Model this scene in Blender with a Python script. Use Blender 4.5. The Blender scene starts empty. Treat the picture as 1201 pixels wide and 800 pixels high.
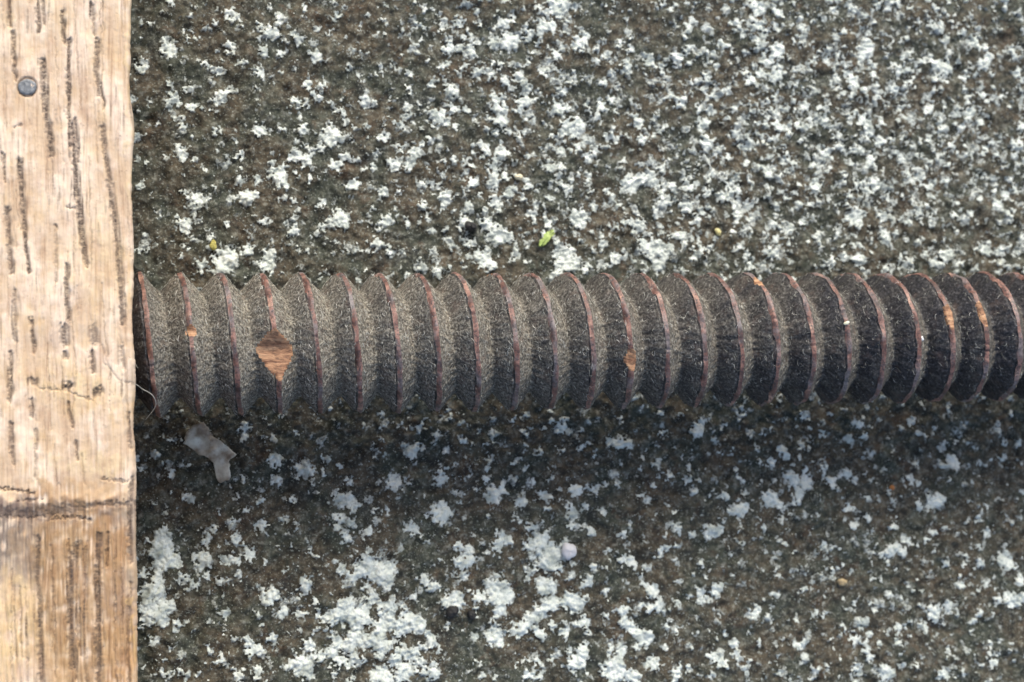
import bpy, math, random
import numpy as np
from mathutils import Matrix, Vector

# ------------------------------------------------------------------ camera
MM = 0.001
AXIS_Z = 21.0                       # height of the screw's axis above the stone, mm
YAW, PITCH, ROLL = 0.222172, math.radians(3.0), -0.0213115
CAM = np.array([0.0, -14.3152, 275.315 + AXIS_Z])      # mm
FPX = 1900.0                        # focal length in pixels of a 1201-pixel-wide frame

_f = np.array([math.sin(YAW), math.sin(PITCH) * math.cos(YAW), -math.cos(YAW) * math.cos(PITCH)])
_rt = np.cross(_f, [0, 1, 0]); _rt /= np.linalg.norm(_rt); _up = np.cross(_rt, _f)
CR = math.cos(ROLL) * _rt + math.sin(ROLL) * _up
CU = -math.sin(ROLL) * _rt + math.cos(ROLL) * _up

def at(u, v, z):
    """point (mm) seen at photograph pixel u, v on the level z"""
    d = _f + CR * ((u - 600.5) / FPX) - CU * ((v - 400.0) / FPX)
    t = (z - CAM[2]) / d[2]
    return CAM + d * t

scene = bpy.context.scene
col = scene.collection
cd = bpy.data.cameras.new('camera'); cam = bpy.data.objects.new('camera', cd); col.objects.link(cam)
m = Matrix(((CR[0], CU[0], -_f[0], CAM[0] * MM), (CR[1], CU[1], -_f[1], CAM[1] * MM),
            (CR[2], CU[2], -_f[2], CAM[2] * MM), (0, 0, 0, 1)))
cam.matrix_world = m
cd.sensor_width = 36.0; cd.lens = FPX / 1201.0 * 36.0
cd.clip_start = 0.01; cd.clip_end = 20.0
cd.dof.use_dof = True
cd.dof.focus_distance = 0.269
cd.dof.aperture_fstop = 25.0
scene.camera = cam

# ------------------------------------------------------------------ daylight, bright overcast
SUN_EL, SUN_AZ = math.radians(43.0), math.radians(10.0)      # azimuth from +Y (top of the picture) towards +X
world = bpy.data.worlds.new('World'); scene.world = world; world.use_nodes = True
nt = world.node_tree; bg = nt.nodes['Background']
sky = nt.nodes.new('ShaderNodeTexSky'); sky.sky_type = 'NISHITA'; sky.sun_disc = False
sky.sun_elevation = SUN_EL; sky.sun_rotation = SUN_AZ
sky.air_density = 1.0; sky.dust_density = 4.5; sky.ozone_density = 0.6
nt.links.new(sky.outputs[0], bg.inputs[0]); bg.inputs[1].default_value = 0.145
sl = bpy.data.lights.new('sun', 'SUN'); sun = bpy.data.objects.new('sun', sl); col.objects.link(sun)
sl.energy = 1.1; sl.angle = math.radians(30.0); sl.color = (0.93, 1.0, 0.95)
sd = Vector((math.sin(SUN_AZ) * math.cos(SUN_EL), math.cos(SUN_AZ) * math.cos(SUN_EL), math.sin(SUN_EL)))
sun.rotation_euler = sd.to_track_quat('Z', 'Y').to_euler()
sun.location = sd * 0.6
scene.view_settings.view_transform = 'Standard'; scene.view_settings.look = 'None'
scene.view_settings.gamma = 1.0; scene.view_settings.use_curve_mapping = False
scene.view_settings.exposure = 0.74

# ------------------------------------------------------------------ helpers
rng = np.random.default_rng(7); random.seed(7)

def fft_noise(nx, ny, step, lam, seed, bw=0.45, aniso=1.0):
    """periodic band-limited noise, std 1; lam and step in mm; aniso>1 stretches along y"""
    g = np.random.default_rng(seed)
    w = np.fft.rfft2(g.standard_normal((ny, nx)))
    fx = np.fft.rfftfreq(nx, step)[None, :]; fy = np.fft.fftfreq(ny, step)[:, None] * aniso
    fr = np.sqrt(fx * fx + fy * fy) + 1e-9
    n = np.fft.irfft2(w * np.exp(-0.5 * (np.log(fr * lam) / bw) ** 2), s=(ny, nx))
    return (n / n.std()).astype(np.float32)

def samp(a, x, y):
    """bilinear periodic lookup, x y in cells"""
    ny, nx = a.shape
    x0 = np.floor(x).astype(int); y0 = np.floor(y).astype(int); fx = x - x0; fy = y - y0
    x0 %= nx; y0 %= ny; x1 = (x0 + 1) % nx; y1 = (y0 + 1) % ny
    return (a[y0, x0] * (1 - fx) + a[y0, x1] * fx) * (1 - fy) + (a[y1, x0] * (1 - fx) + a[y1, x1] * fx) * fy

def mesh_np(name, verts, quads, mat, parent=None, tris=None, attrs=None, smooth=True):
    """mesh object from numpy arrays, verts in mm"""
    me = bpy.data.meshes.new(name)
    verts = np.asarray(verts, np.float32) * MM
    q = np.asarray(quads, np.int32).reshape(-1, 4) if quads is not None else np.zeros((0, 4), np.int32)
    t = np.asarray(tris, np.int32).reshape(-1, 3) if tris is not None else np.zeros((0, 3), np.int32)
    me.vertices.add(len(verts)); me.vertices.foreach_set('co', verts.ravel())
    loops = np.concatenate([q.ravel(), t.ravel()])
    me.loops.add(len(loops)); me.loops.foreach_set('vertex_index', loops)
    n = len(q) + len(t); me.polygons.add(n)
    ls = np.concatenate([np.arange(len(q)) * 4, len(q) * 4 + np.arange(len(t)) * 3]).astype(np.int32)
    me.polygons.foreach_set('loop_start', ls)
    me.polygons.foreach_set('use_smooth', np.full(n, smooth))
    me.update(calc_edges=True); me.validate()
    for k, a in (attrs or {}).items():
        a = np.asarray(a, np.float32)
        if a.ndim == 1:
            at_ = me.attributes.new(k, 'FLOAT', 'POINT'); at_.data.foreach_set('value', a)
        else:
            at_ = me.attributes.new(k, 'FLOAT_COLOR', 'POINT')
            at_.data.foreach_set('color', np.concatenate([a, np.ones((len(a), 1), np.float32)], 1).ravel())
    me.materials.append(mat)
    o = bpy.data.objects.new(name, me); col.objects.link(o)
    if parent: o.parent = parent
    return o

def compact(verts, quads, attrs=None):
    used = np.unique(quads); remap = np.full(len(verts), -1, np.int64); remap[used] = np.arange(len(used))
    return verts[used], remap[quads], {k: a[used] for k, a in (attrs or {}).items()}

def tag(o, label=None, cat=None, group=None, kind=None):
    if label: o['label'] = label
    if cat: o['category'] = cat
    if group: o['group'] = group
    if kind: o['kind'] = kind
    return o

class Mat:
    """small node builder around a Principled surface"""
    def __init__(s, name, rough=0.8, spec=0.3):
        s.m = bpy.data.materials.new(name); s.m.use_nodes = True
        s.t = s.m.node_tree; s.b = s.t.nodes['Principled BSDF']
        s.b.inputs['Roughness'].default_value = rough
        s.b.inputs['Specular IOR Level'].default_value = spec
        s.tc = s.n('ShaderNodeTexCoord').outputs['Object']
    def n(s, kind, **kw):
        nd = s.t.nodes.new(kind)
        for k, v in kw.items():
            if k in nd.inputs: s.put(nd.inputs[k], v)
            else: setattr(nd, k, v)
        return nd
    def put(s, sock, v):
        if isinstance(v, bpy.types.NodeSocket): s.t.links.new(v, sock)
        else: sock.default_value = v
    def noise(s, lam_mm, detail=3.0, rough=0.55, stretch=None, dist=0.0):
        vec = s.tc
        if stretch:
            mp = s.n('ShaderNodeMapping'); s.put(mp.inputs['Vector'], s.tc); mp.inputs['Scale'].default_value = stretch
            vec = mp.outputs[0]
        nd = s.n('ShaderNodeTexNoise', Scale=1000.0 / lam_mm, Detail=detail, Roughness=rough, Distortion=dist)
        s.put(nd.inputs['Vector'], vec)
        return nd.outputs['Fac']
    def ramp(s, fac, stops):
        r = s.n('ShaderNodeValToRGB'); s.put(r.inputs[0], fac); e = r.color_ramp.elements
        while len(e) < len(stops): e.new(0.5)
        for el, (p, c) in zip(e, stops):
            el.position = p; el.color = (c if len(c) == 4 else (*c, 1.0)) if not isinstance(c, float) else (c, c, c, 1)
        return r.outputs[0]
    def mix(s, fac, a, b, mode='MIX'):
        nd = s.n('ShaderNodeMix', data_type='RGBA', blend_type=mode)
        for i, v in ((0, fac), (6, a), (7, b)):
            if isinstance(v, tuple) and len(v) == 3: v = (*v, 1.0)
            s.put(nd.inputs[i], v)
        return nd.outputs[2]
    def math(s, op, a, b=0.0, clamp=False):
        nd = s.n('ShaderNodeMath', operation=op, use_clamp=clamp); s.put(nd.inputs[0], a); s.put(nd.inputs[1], b)
        return nd.outputs[0]
    def attr(s, name, out='Fac'):
        return s.n('ShaderNodeAttribute', attribute_name=name).outputs[out]
    def bump(s, h, dist_mm, strength=1.0):
        nd = s.n('ShaderNodeBump', Distance=dist_mm * MM, Strength=strength); s.put(nd.inputs['Height'], h)
        s.t.links.new(nd.outputs[0], s.b.inputs['Normal'])
    def base(s, c):
        if isinstance(c, tuple) and len(c) == 3: c = (*c, 1.0)
        s.put(s.b.inputs['Base Color'], c); return s.m

# ------------------------------------------------------------------ materials
def mat_stone():
    k = Mat('weathered_stone', 0.85, 0.25)
    big = k.noise(9.0, 3); mid = k.noise(2.2, 4, 0.65); fine = k.noise(0.55, 3, 0.7)
    c = k.ramp(mid, [(0.27, (0.012, 0.012, 0.009)), (0.42, (0.044, 0.038, 0.026)), (0.56, (0.088, 0.072, 0.048)), (0.76, (0.155, 0.135, 0.093))])
    c2 = k.ramp(mid, [(0.27, (0.010, 0.013, 0.010)), (0.47, (0.042, 0.047, 0.034)), (0.8, (0.125, 0.132, 0.102))])
    c = k.mix(k.ramp(big, [(0.42, 0.0), (0.60, 1.0)]), c, c2)
    rust = k.ramp(k.noise(5.0, 4, 0.7, dist=0.6), [(0.54, 0.0), (0.68, 0.8)])
    c = k.mix(rust, c, k.ramp(mid, [(0.3, (0.028, 0.019, 0.013)), (0.7, (0.125, 0.085, 0.053))]))
    c = k.mix(k.ramp(k.noise(7.0, 5, 0.7, dist=0.4), [(0.54, 0.0), (0.66, 0.8)]), c, k.ramp(mid, [(0.3, (0.010, 0.012, 0.011)), (0.7, (0.045, 0.048, 0.043))]))
    c = k.mix(k.ramp(fine, [(0.28, 0.8), (0.46, 0.0)]), c, (0.012, 0.012, 0.011))
    c = k.mix(k.ramp(k.noise(0.42, 2, 0.6), [(0.59, 0.0), (0.70, 0.75)]), c, (0.30, 0.32, 0.275))
    c = k.mix(k.ramp(k.noise(1.1, 2, 0.6), [(0.57, 0.0), (0.70, 0.6)]), c, (0.21, 0.215, 0.185))
    k.bump(k.math('ADD', fine, k.math('MULTIPLY', mid, 1.3)), 0.22, 0.8)
    k.put(k.b.inputs['Roughness'], k.ramp(fine, [(0.3, 0.55), (0.7, 0.95)]))
    return k.base(c)

def mat_lichen():
    k = Mat('pale_crust_lichen', 0.9, 0.2)
    t = k.attr('thick'); f = k.noise(0.5, 3, 0.65); g = k.noise(3.0, 3)
    w = k.ramp(g, [(0.32, (0.36, 0.395, 0.355)), (0.48, (0.59, 0.63, 0.58)), (0.62, (0.70, 0.735, 0.68)), (0.76, (0.56, 0.57, 0.47))])
    thin = k.ramp(f, [(0.3, (0.10, 0.108, 0.098)), (0.55, (0.27, 0.285, 0.26)), (0.8, (0.44, 0.455, 0.43))])
    c = k.mix(k.ramp(k.math('ADD', t, k.math('MULTIPLY', k.math('SUBTRACT', f, 0.5), 0.55)), [(0.06, 0.0), (0.62, 1.0)]), thin, w)
    c = k.mix(k.ramp(k.noise(0.38, 2, 0.6), [(0.26, 0.55), (0.36, 0.0)]), c, (0.16, 0.165, 0.15))
    k.bump(k.math('ADD', f, k.math('MULTIPLY', k.noise(1.1, 2), 1.2)), 0.3, 0.8)
    return k.base(c)

def mat_screw():
    k = Mat('dusty_dark_wood', 0.9, 0.12)
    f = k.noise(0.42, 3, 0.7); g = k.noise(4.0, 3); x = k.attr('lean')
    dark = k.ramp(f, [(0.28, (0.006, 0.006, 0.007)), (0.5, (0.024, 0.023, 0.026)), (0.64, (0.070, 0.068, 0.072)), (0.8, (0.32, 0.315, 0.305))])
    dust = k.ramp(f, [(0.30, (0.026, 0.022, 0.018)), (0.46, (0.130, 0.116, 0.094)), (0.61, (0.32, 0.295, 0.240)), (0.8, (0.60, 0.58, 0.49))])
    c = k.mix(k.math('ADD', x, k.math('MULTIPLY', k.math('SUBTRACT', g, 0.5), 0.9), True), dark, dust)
    c = k.mix(k.ramp(k.noise(2.5, 3), [(0.56, 0.0), (0.72, 0.35)]), c, (0.125, 0.080, 0.062))
    k.bump(k.math('ADD', f, k.noise(1.3, 3)), 0.22, 0.8)
    k.put(k.b.inputs['Roughness'], k.math('ADD', 0.48, k.math('MULTIPLY', x, 0.6), True)); k.b.inputs['Specular IOR Level'].default_value = 0.35
    return k.base(c)

def mat_crest():
    k = Mat('worn_red_brown_wood', 0.5, 0.45)
    g = k.noise(3.2, 4, 0.65); f = k.noise(0.5, 3, 0.7)
    c = k.ramp(g, [(0.30, (0.060, 0.040, 0.038)), (0.45, (0.155, 0.076, 0.060)), (0.57, (0.28, 0.150, 0.118)), (0.70, (0.48, 0.30, 0.22))])
    c = k.mix(k.ramp(f, [(0.36, 0.85), (0.54, 0.0)]), c, (0.035, 0.030, 0.030))
    c = k.mix(k.ramp(k.noise(5.0, 4, 0.7), [(0.48, 0.0), (0.62, 0.8)]), c, k.ramp(f, [(0.3, (0.06, 0.056, 0.06)), (0.7, (0.25, 0.235, 0.235))]))
    k.put(k.b.inputs['Roughness'], k.ramp(f, [(0.3, 0.40), (0.7, 0.65)]))
    k.bump(f, 0.10, 0.7)
    return k.base(c)

def mat_chip():
    k = Mat('fresh_broken_wood', 0.65, 0.3)
    g = k.noise(1.0, 4, 0.7, stretch=(0.16, 1.0, 1.0)); f = k.noise(0.35, 2, 0.6, stretch=(0.3, 1, 1))
    c = k.ramp(g, [(0.34, (0.15, 0.070, 0.040)), (0.48, (0.33, 0.18, 0.10)), (0.66, (0.54, 0.33, 0.19))])
    c = k.mix(k.ramp(f, [(0.30, 0.85), (0.46, 0.0)]), c, (0.085, 0.042, 0.028))
    k.bump(k.math('ADD', g, k.math('MULTIPLY', f, 0.5)), 0.25, 0.9)
    return k.base(c)

def mat_plain(name, a, b, lam=0.8, rough=0.8, bump=0.08, spec=0.3):
    k = Mat(name, rough, spec); f = k.noise(lam, 3, 0.6)
    k.bump(f, bump, 0.8)
    return k.base(k.ramp(f, [(0.32, a), (0.68, b)]))

def mat_board():
    k = Mat('weathered_pale_oak', 0.72, 0.25)
    c = k.attr('tint', 'Color')
    lng = k.noise(0.9, 5, 0.7, stretch=(1.0, 0.055, 0.2)); mot = k.noise(2.6, 4, 0.65, stretch=(1.0, 0.6, 1)); fine = k.noise(0.35, 3, 0.7)
    c = k.mix(1.0, c, k.ramp(lng, [(0.28, (0.56, 0.48, 0.44)), (0.42, (0.88, 0.84, 0.80)), (0.55, (1.0, 1.0, 1.0)), (0.75, (0.93, 0.86, 0.72))]), 'MULTIPLY')
    c = k.mix(1.0, c, k.ramp(mot, [(0.30, (0.84, 0.78, 0.76)), (0.5, (1.0, 1.0, 1.0)), (0.72, (1.0, 0.95, 0.83))]), 'MULTIPLY')
    c = k.mix(k.ramp(fine, [(0.66, 0.0), (0.80, 0.45)]), c, (0.80, 0.74, 0.66))
    c = k.mix(k.ramp(k.noise(0.8, 3, 0.7), [(0.27, 0.45), (0.36, 0.0)]), c, (0.20, 0.13, 0.09))
    g = k.math('MULTIPLY', k.attr('groove'), k.ramp(k.noise(0.55, 3, 0.75, stretch=(0.4, 1.0, 1.0)), [(0.36, 0.42), (0.54, 1.0)]), True)
    c = k.mix(k.math('MULTIPLY', g, 0.97), c, (0.075, 0.054, 0.044))
    k.bump(k.math('ADD', lng, k.math('ADD', k.math('MULTIPLY', fine, 0.5), k.math('MULTIPLY', mot, 0.3))), 0.12, 0.7)
    return k.base(c)

# ------------------------------------------------------------------ stone slab and its lichen
STEP = 0.18
X0, Y0 = -38.0, -92.0
NX, NY = 1440, 1040                 # about 259 x 187 mm
SEED = 11
h12 = fft_noise(NX, NY, STEP, 14.0, SEED); h4 = fft_noise(NX, NY, STEP, 4.5, SEED + 1)
h15 = fft_noise(NX, NY, STEP, 1.7, SEED + 2); h08 = fft_noise(NX, NY, STEP, 0.85, SEED + 3)
HEIGHT = 0.22 * h12 + 0.17 * h4 + 0.10 * h15 + 0.05 * h08 - 0.3

def stone_z(x, y):
    return samp(HEIGHT, (np.asarray(x, float) - X0) / STEP, (np.asarray(y, float) - Y0) / STEP)

def grow(a, b, step, out, n):
    inner = np.arange(a, b + step * 0.5, step)
    ext = out * (np.arange(1, n + 1) / n) ** 1.8
    return np.concatenate([(a - ext)[::-1], inner, inner[-1] + ext])

def build_stone():
    xs = grow(X0, X0 + NX * STEP, STEP * 2, 300.0, 40); ys = grow(Y0, Y0 + NY * STEP, STEP * 2, 300.0, 40)
    gx, gy = np.meshgrid(xs, ys)
    z = stone_z(gx, gy)
    v = np.stack([gx.ravel(), gy.ravel(), z.ravel()], 1)
    w, h = len(xs), len(ys)
    i = (np.arange(h - 1)[:, None] * w + np.arange(w - 1)[None, :]).ravel()
    q = np.stack([i, i + 1, i + w + 1, i + w], 1)
    o = mesh_np('stone_slab', v, q, mat_stone())
    tag(o, 'dark brown weathered stone slab under the screw and board', kind='structure')

# lichen thalli on the slab, as (x, y, radius) in tiles of 875 px (0.4 px of the photograph each)
TILES = {
 (150, 0): "125,5,12 120,145,28 40,195,22 300,40,20 320,55,12 300,138,20 255,65,10 190,110,14 420,95,22 385,75,14 495,115,18 550,165,20 335,185,17 385,205,15 265,205,16 230,190,14 395,150,20 430,240,10 490,297,17 560,285,16 520,300,14 570,250,8 625,325,12 695,298,19 650,200,12 690,240,10 680,150,10 620,45,14 755,18,10 740,60,8 600,85,8 800,160,8 125,245,14 130,285,18 145,300,14 185,310,16 180,265,14 165,370,14 270,285,20 290,265,14 250,290,10 385,378,20 420,385,9 262,385,15 460,380,10 515,380,18 595,400,30 565,435,14 620,410,14 750,400,20 700,370,12 660,375,10 155,450,22 195,468,12 330,455,14 325,530,16 380,525,15 440,515,32 460,545,14 455,490,14 490,455,20 520,470,20 520,425,13 610,485,20 635,460,18 665,470,16 690,495,12 720,490,12 800,430,14 840,445,22 825,480,20 780,485,18 855,430,12 660,540,20 345,580,26 375,570,14 200,585,24 235,580,12 165,560,10 255,555,10 90,625,12 165,660,22 150,640,10 175,685,10 240,690,14 290,655,10 400,650,14 490,675,18 465,655,10 455,580,14 485,585,12 525,590,9 570,595,16 620,640,26 635,660,16 570,665,14 755,645,22 720,610,10 820,660,12 865,605,12 865,545,12 730,720,18 770,740,14 350,735,18 415,745,20 410,775,24 285,760,35 265,790,20 310,745,12 525,735,9 215,775,16 30,735,12 40,545,14 25,400,14 860,785,18 700,790,8 745,560,14 60,65,12",
 (500, 0): "95,65,16 75,270,24 35,345,26 15,335,14 60,360,14 120,320,12 50,190,14 65,140,22 125,150,18 110,195,12 150,210,16 245,120,32 300,100,18 340,75,24 380,20,30 405,20,20 330,20,14 380,165,18 455,120,22 470,100,14 440,135,12 365,80,20 230,240,16 270,225,18 290,245,12 285,300,22 270,325,14 215,355,24 205,390,14 200,285,12 300,260,12 385,320,20 410,320,14 400,270,16 360,205,10 440,370,30 410,370,20 400,390,14 375,400,12 520,240,16 545,290,16 515,315,20 500,345,14 620,360,20 655,175,22 735,170,20 590,190,18 570,120,14 600,140,12 745,300,24 765,140,12 785,60,16 865,130,14 690,15,14 800,165,12 820,235,18 800,320,14 815,360,20 820,420,24 780,440,12 630,410,18 540,400,14 495,445,16 480,460,14 440,435,18 225,450,20 215,465,12 265,435,10 175,440,18 110,470,14 80,470,14 195,490,18 195,530,24 230,520,14 135,535,20 240,568,18 200,590,20 210,620,12 160,570,10 55,580,22 50,605,10 300,545,16 350,490,14 365,500,12 120,610,18 110,655,22 130,665,14 175,655,20 170,640,10 210,690,30 240,690,20 130,710,16 170,765,26 190,780,18 150,740,12 265,745,17 300,765,10 315,625,16 345,640,12 360,655,16 340,680,10 400,755,28 415,735,20 440,765,18 425,785,20 390,780,16 450,650,24 430,625,16 465,625,12 470,785,16 555,755,18 580,750,12 600,545,26 630,525,22 575,540,14 655,520,12 690,560,16 720,545,14 690,595,20 670,620,16 620,665,22 640,655,12 605,665,10 640,720,26 670,720,24 690,750,24 680,780,22 660,750,16 710,720,14 760,610,18 755,640,10 770,550,18 740,590,12 830,640,12 800,615,12 825,565,16 865,575,16 840,510,12 690,500,14 715,540,10 545,575,12 530,560,12 560,600,14 420,550,14 400,545,8 455,600,8 15,540,12 40,540,12 60,440,8 10,410,14 745,690,18 800,735,16 840,720,10 750,790,10 65,790,12",
 (850, 0): "100,25,24 75,10,14 155,35,18 100,75,18 120,95,14 95,130,14 5,135,14 155,150,26 130,180,20 75,235,18 60,215,14 150,220,26 110,215,18 415,145,26 430,130,14 375,235,20 380,260,10 370,20,14 320,30,12 410,45,10 450,15,14 695,95,16 730,120,20 740,140,14 640,195,26 610,185,18 655,205,18 580,180,14 630,80,20 620,25,14 770,170,18 860,215,16 820,20,14 750,190,16 510,210,18 540,240,14 495,265,18 420,370,24 405,350,18 385,330,12 430,390,14 455,415,18 400,440,20 430,470,18 300,450,20 340,435,14 320,430,12 520,465,20 505,450,12 575,410,12 595,325,14 610,310,12 680,335,16 725,325,18 715,345,18 690,375,16 640,380,16 630,355,12 600,410,12 660,430,14 870,370,18 860,430,20 850,455,14 830,480,10 800,600,20 830,570,18 850,555,14 615,535,12 650,535,14 490,525,10 490,550,10 545,515,10 440,545,22 415,560,14 450,540,14 265,550,18 280,545,12 15,570,18 65,590,12 10,460,12 70,425,18 120,420,8 110,490,14 40,510,8 165,375,14 190,390,14 220,370,12 290,350,14 370,580,10 385,635,26 360,640,14 465,640,18 470,680,16 475,705,14 440,720,10 565,620,16 590,605,12 675,630,14 720,625,14 650,745,22 640,770,14 615,770,16 590,745,10 770,735,18 810,740,14 540,770,18 510,785,10 470,785,14 395,760,24 380,720,10 430,740,10 350,755,18 310,770,16 270,690,14 275,710,10 330,685,14 140,740,20 150,700,16 120,690,14 75,680,10 20,680,14 65,750,12 80,775,14 230,650,14 165,660,10 40,630,16 70,605,10 860,740,14 840,640,12 850,620,10 750,560,10 180,460,14",
 (150, 480): "745,15,12 805,45,9 340,55,14 340,80,14 860,50,12 125,190,14 430,150,22 440,155,14 515,175,24 535,190,14 495,190,10 575,190,12 435,210,18 585,145,14 620,170,12 780,215,22 830,125,24 860,110,14 725,140,12 755,130,8 650,215,12 540,215,8 180,265,14 640,265,28 665,285,18 615,260,14 620,320,18 615,345,14 650,335,14 665,325,8 645,380,17 705,360,17 830,345,18 845,360,14 760,300,12 390,265,14 485,265,12 345,295,10 385,342,18 405,335,12 460,320,12 460,330,10 315,325,12 300,345,10 315,375,14 255,350,10 345,400,8 535,420,12 230,390,16 225,440,24 200,430,14 210,460,14 95,380,22 115,400,24 90,420,24 130,440,24 105,350,14 95,455,24 150,455,14 75,395,10 285,440,16 315,440,14 295,450,10 360,425,18 350,430,10 170,495,16 200,515,14 150,490,10 235,490,12 265,505,14 85,500,22 60,530,24 90,540,24 115,580,24 55,580,26 80,600,24 50,620,18 40,485,14 100,620,20 145,635,16 75,680,18 275,550,12 285,600,16 415,545,26 405,565,14 440,550,12 520,520,24 530,510,12 455,597,18 510,600,17 380,600,14 548,562,12 595,540,8 630,470,16 700,450,26 680,480,22 660,490,16 720,480,24 750,490,30 740,465,20 770,460,18 760,510,20 785,480,10 700,520,14 665,510,10 865,500,18 720,560,18 640,575,30 610,600,24 660,610,30 690,590,20 640,610,24 580,610,18 570,600,12 670,635,22 700,620,18 770,580,20 745,575,14 760,620,28 740,610,14 740,640,20 800,640,22 830,610,20 810,600,16 850,640,24 860,620,16 820,650,14 730,680,30 750,690,24 700,680,24 660,680,26 640,690,20 610,680,24 600,710,18 620,740,18 575,720,16 560,725,16 530,690,20 510,750,30 490,740,20 520,770,20 535,785,14 475,745,14 605,775,10 665,735,20 690,735,12 740,720,16 780,735,18 800,710,20 830,720,24 855,740,16 860,700,16 810,770,28 800,790,18 740,775,26 720,790,18 760,790,20 865,770,16 360,680,14 345,690,14 360,710,18 385,705,16 425,670,16 425,690,12 360,730,10 270,735,15 380,770,18 370,785,12 325,775,18 320,790,10 240,700,10 125,700,10 145,765,12 115,780,14 170,780,14 95,715,8",
 (500, 480): "30,70,12 5,30,10 110,95,14 75,20,10 195,75,12 190,95,10 210,70,8 400,55,18 385,45,10 425,65,12 345,55,10 455,110,14 565,100,24 590,100,18 540,95,16 690,75,10 795,60,22 810,35,14 790,70,12 845,85,10 745,15,10 330,125,14 400,120,10 260,155,10 180,170,14 175,205,16 185,150,10 40,210,20 40,185,12 90,235,8 60,205,10 95,205,8 195,250,26 190,265,16 220,235,14 280,272,18 315,215,12 350,255,22 370,265,10 390,235,10 440,240,20 425,240,12 490,235,14 505,245,8 430,305,20 420,290,14 435,315,12 467,285,13 425,340,12 520,300,14 405,275,6 40,310,30 20,300,16 65,300,18 40,320,14 265,320,8 310,345,18 300,340,10 210,400,22 215,375,12 485,360,12 675,160,16 710,195,14 740,185,8 765,205,14 680,200,10 565,215,12 865,250,14 735,345,17 780,367,13 840,360,28 860,355,16 820,345,12 700,370,10 690,410,14 685,430,12 665,330,8 330,385,26 300,405,18 350,370,14 345,400,14 370,425,34 350,440,20 360,460,20 390,470,18 330,420,12 405,390,14 95,405,14 125,410,16 120,440,24 110,450,20 90,450,14 40,440,8 150,465,8 300,490,14 355,520,32 340,510,18 370,530,18 475,505,20 460,515,10 195,520,26 220,540,34 210,560,24 240,555,18 215,590,20 250,545,14 180,520,12 155,550,18 140,555,12 80,565,32 60,570,18 100,565,16 145,585,12 420,560,24 440,570,26 400,560,14 460,560,16 430,590,16 370,570,20 350,580,20 330,590,18 310,610,20 295,625,16 340,605,16 280,640,20 270,655,18 295,640,14 240,650,10 205,670,28 190,660,16 215,685,16 195,630,12 335,660,18 340,670,12 320,645,14 370,635,14 405,650,16 410,665,14 465,625,20 470,635,14 527,605,12 575,590,18 580,625,18 600,640,18 625,660,20 640,675,26 650,670,20 620,700,14 665,535,22 680,570,18 655,585,16 635,575,12 665,520,14 640,515,12 630,490,12 645,465,10 600,445,18 575,440,14 610,455,12 805,452,13 785,485,8 850,530,22 865,520,14 805,540,18 805,565,12 740,570,10 770,550,8 715,590,8 670,745,20 660,735,12 575,710,18 565,725,12 540,705,14 540,760,30 560,750,22 575,775,24 600,785,24 620,785,16 550,790,18 735,770,18 740,755,12 772,760,14 840,725,18 862,735,18 855,745,14 460,705,18 440,740,26 460,730,18 420,750,16 470,690,12 420,705,10 365,735,14 325,740,14 300,780,18 290,775,12 330,785,14 280,740,10 15,680,18 20,770,22 35,705,12 10,660,12 25,740,10 145,740,10 15,520,18 40,520,10",
 (850, 480): "235,20,16 60,15,9 35,15,9 5,45,10 135,60,10 395,45,16 360,85,14 375,95,12 405,80,12 550,35,18 568,68,11 285,75,12 225,105,16 170,120,16 100,160,12 140,155,14 90,110,8 180,140,14 290,165,14 290,185,12 315,215,20 300,205,10 360,190,18 200,205,24 240,215,24 185,185,14 215,250,20 210,275,14 135,265,28 160,280,14 115,260,12 45,295,24 65,285,14 20,300,14 5,260,12 60,245,12 470,180,12 430,210,10 545,210,18 565,160,12 670,155,24 680,170,12 655,160,12 840,15,10 800,65,12 865,100,16 825,100,12 815,140,13 695,35,8 735,115,8 748,157,10 733,185,8 728,213,8 870,155,12 620,270,26 600,285,16 640,265,12 575,290,12 770,285,12 710,327,10 745,320,12 645,350,12 770,365,16 745,405,14 360,290,14 420,320,14 380,340,16 432,365,10 500,345,16 385,375,8 290,400,16 315,410,10 50,395,12 40,355,10 210,365,8 345,380,8 485,415,22 500,400,16 480,435,12 540,390,14 590,385,12 825,445,28 815,430,14 835,460,14 750,450,18 650,455,14 693,515,16 770,512,15 790,520,8 800,558,18 840,560,24 870,555,22 845,575,14 825,545,14 615,595,24 610,605,14 655,580,18 660,585,10 95,592,20 125,607,8 235,530,12 265,600,14 410,625,18 400,630,10 470,652,10 510,640,14 505,660,12 585,635,16 595,645,10 385,675,16 415,680,14 415,705,14 425,730,16 390,690,10 453,687,14 505,680,10 520,705,8 225,692,16 210,695,12 240,690,10 350,655,10 310,670,8 100,683,10 30,690,14 35,715,16 45,735,12 5,660,12 5,750,10 75,740,10 65,775,12 160,775,12 70,795,8 270,765,14 300,755,10 390,760,18 395,775,10 470,775,26 485,780,18 465,760,14 520,755,12 640,775,22 650,790,12 670,765,8 790,745,18 775,720,12 730,650,8 540,625,10 855,465,12 605,700,8 560,750,12 780,695,10",
}
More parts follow.
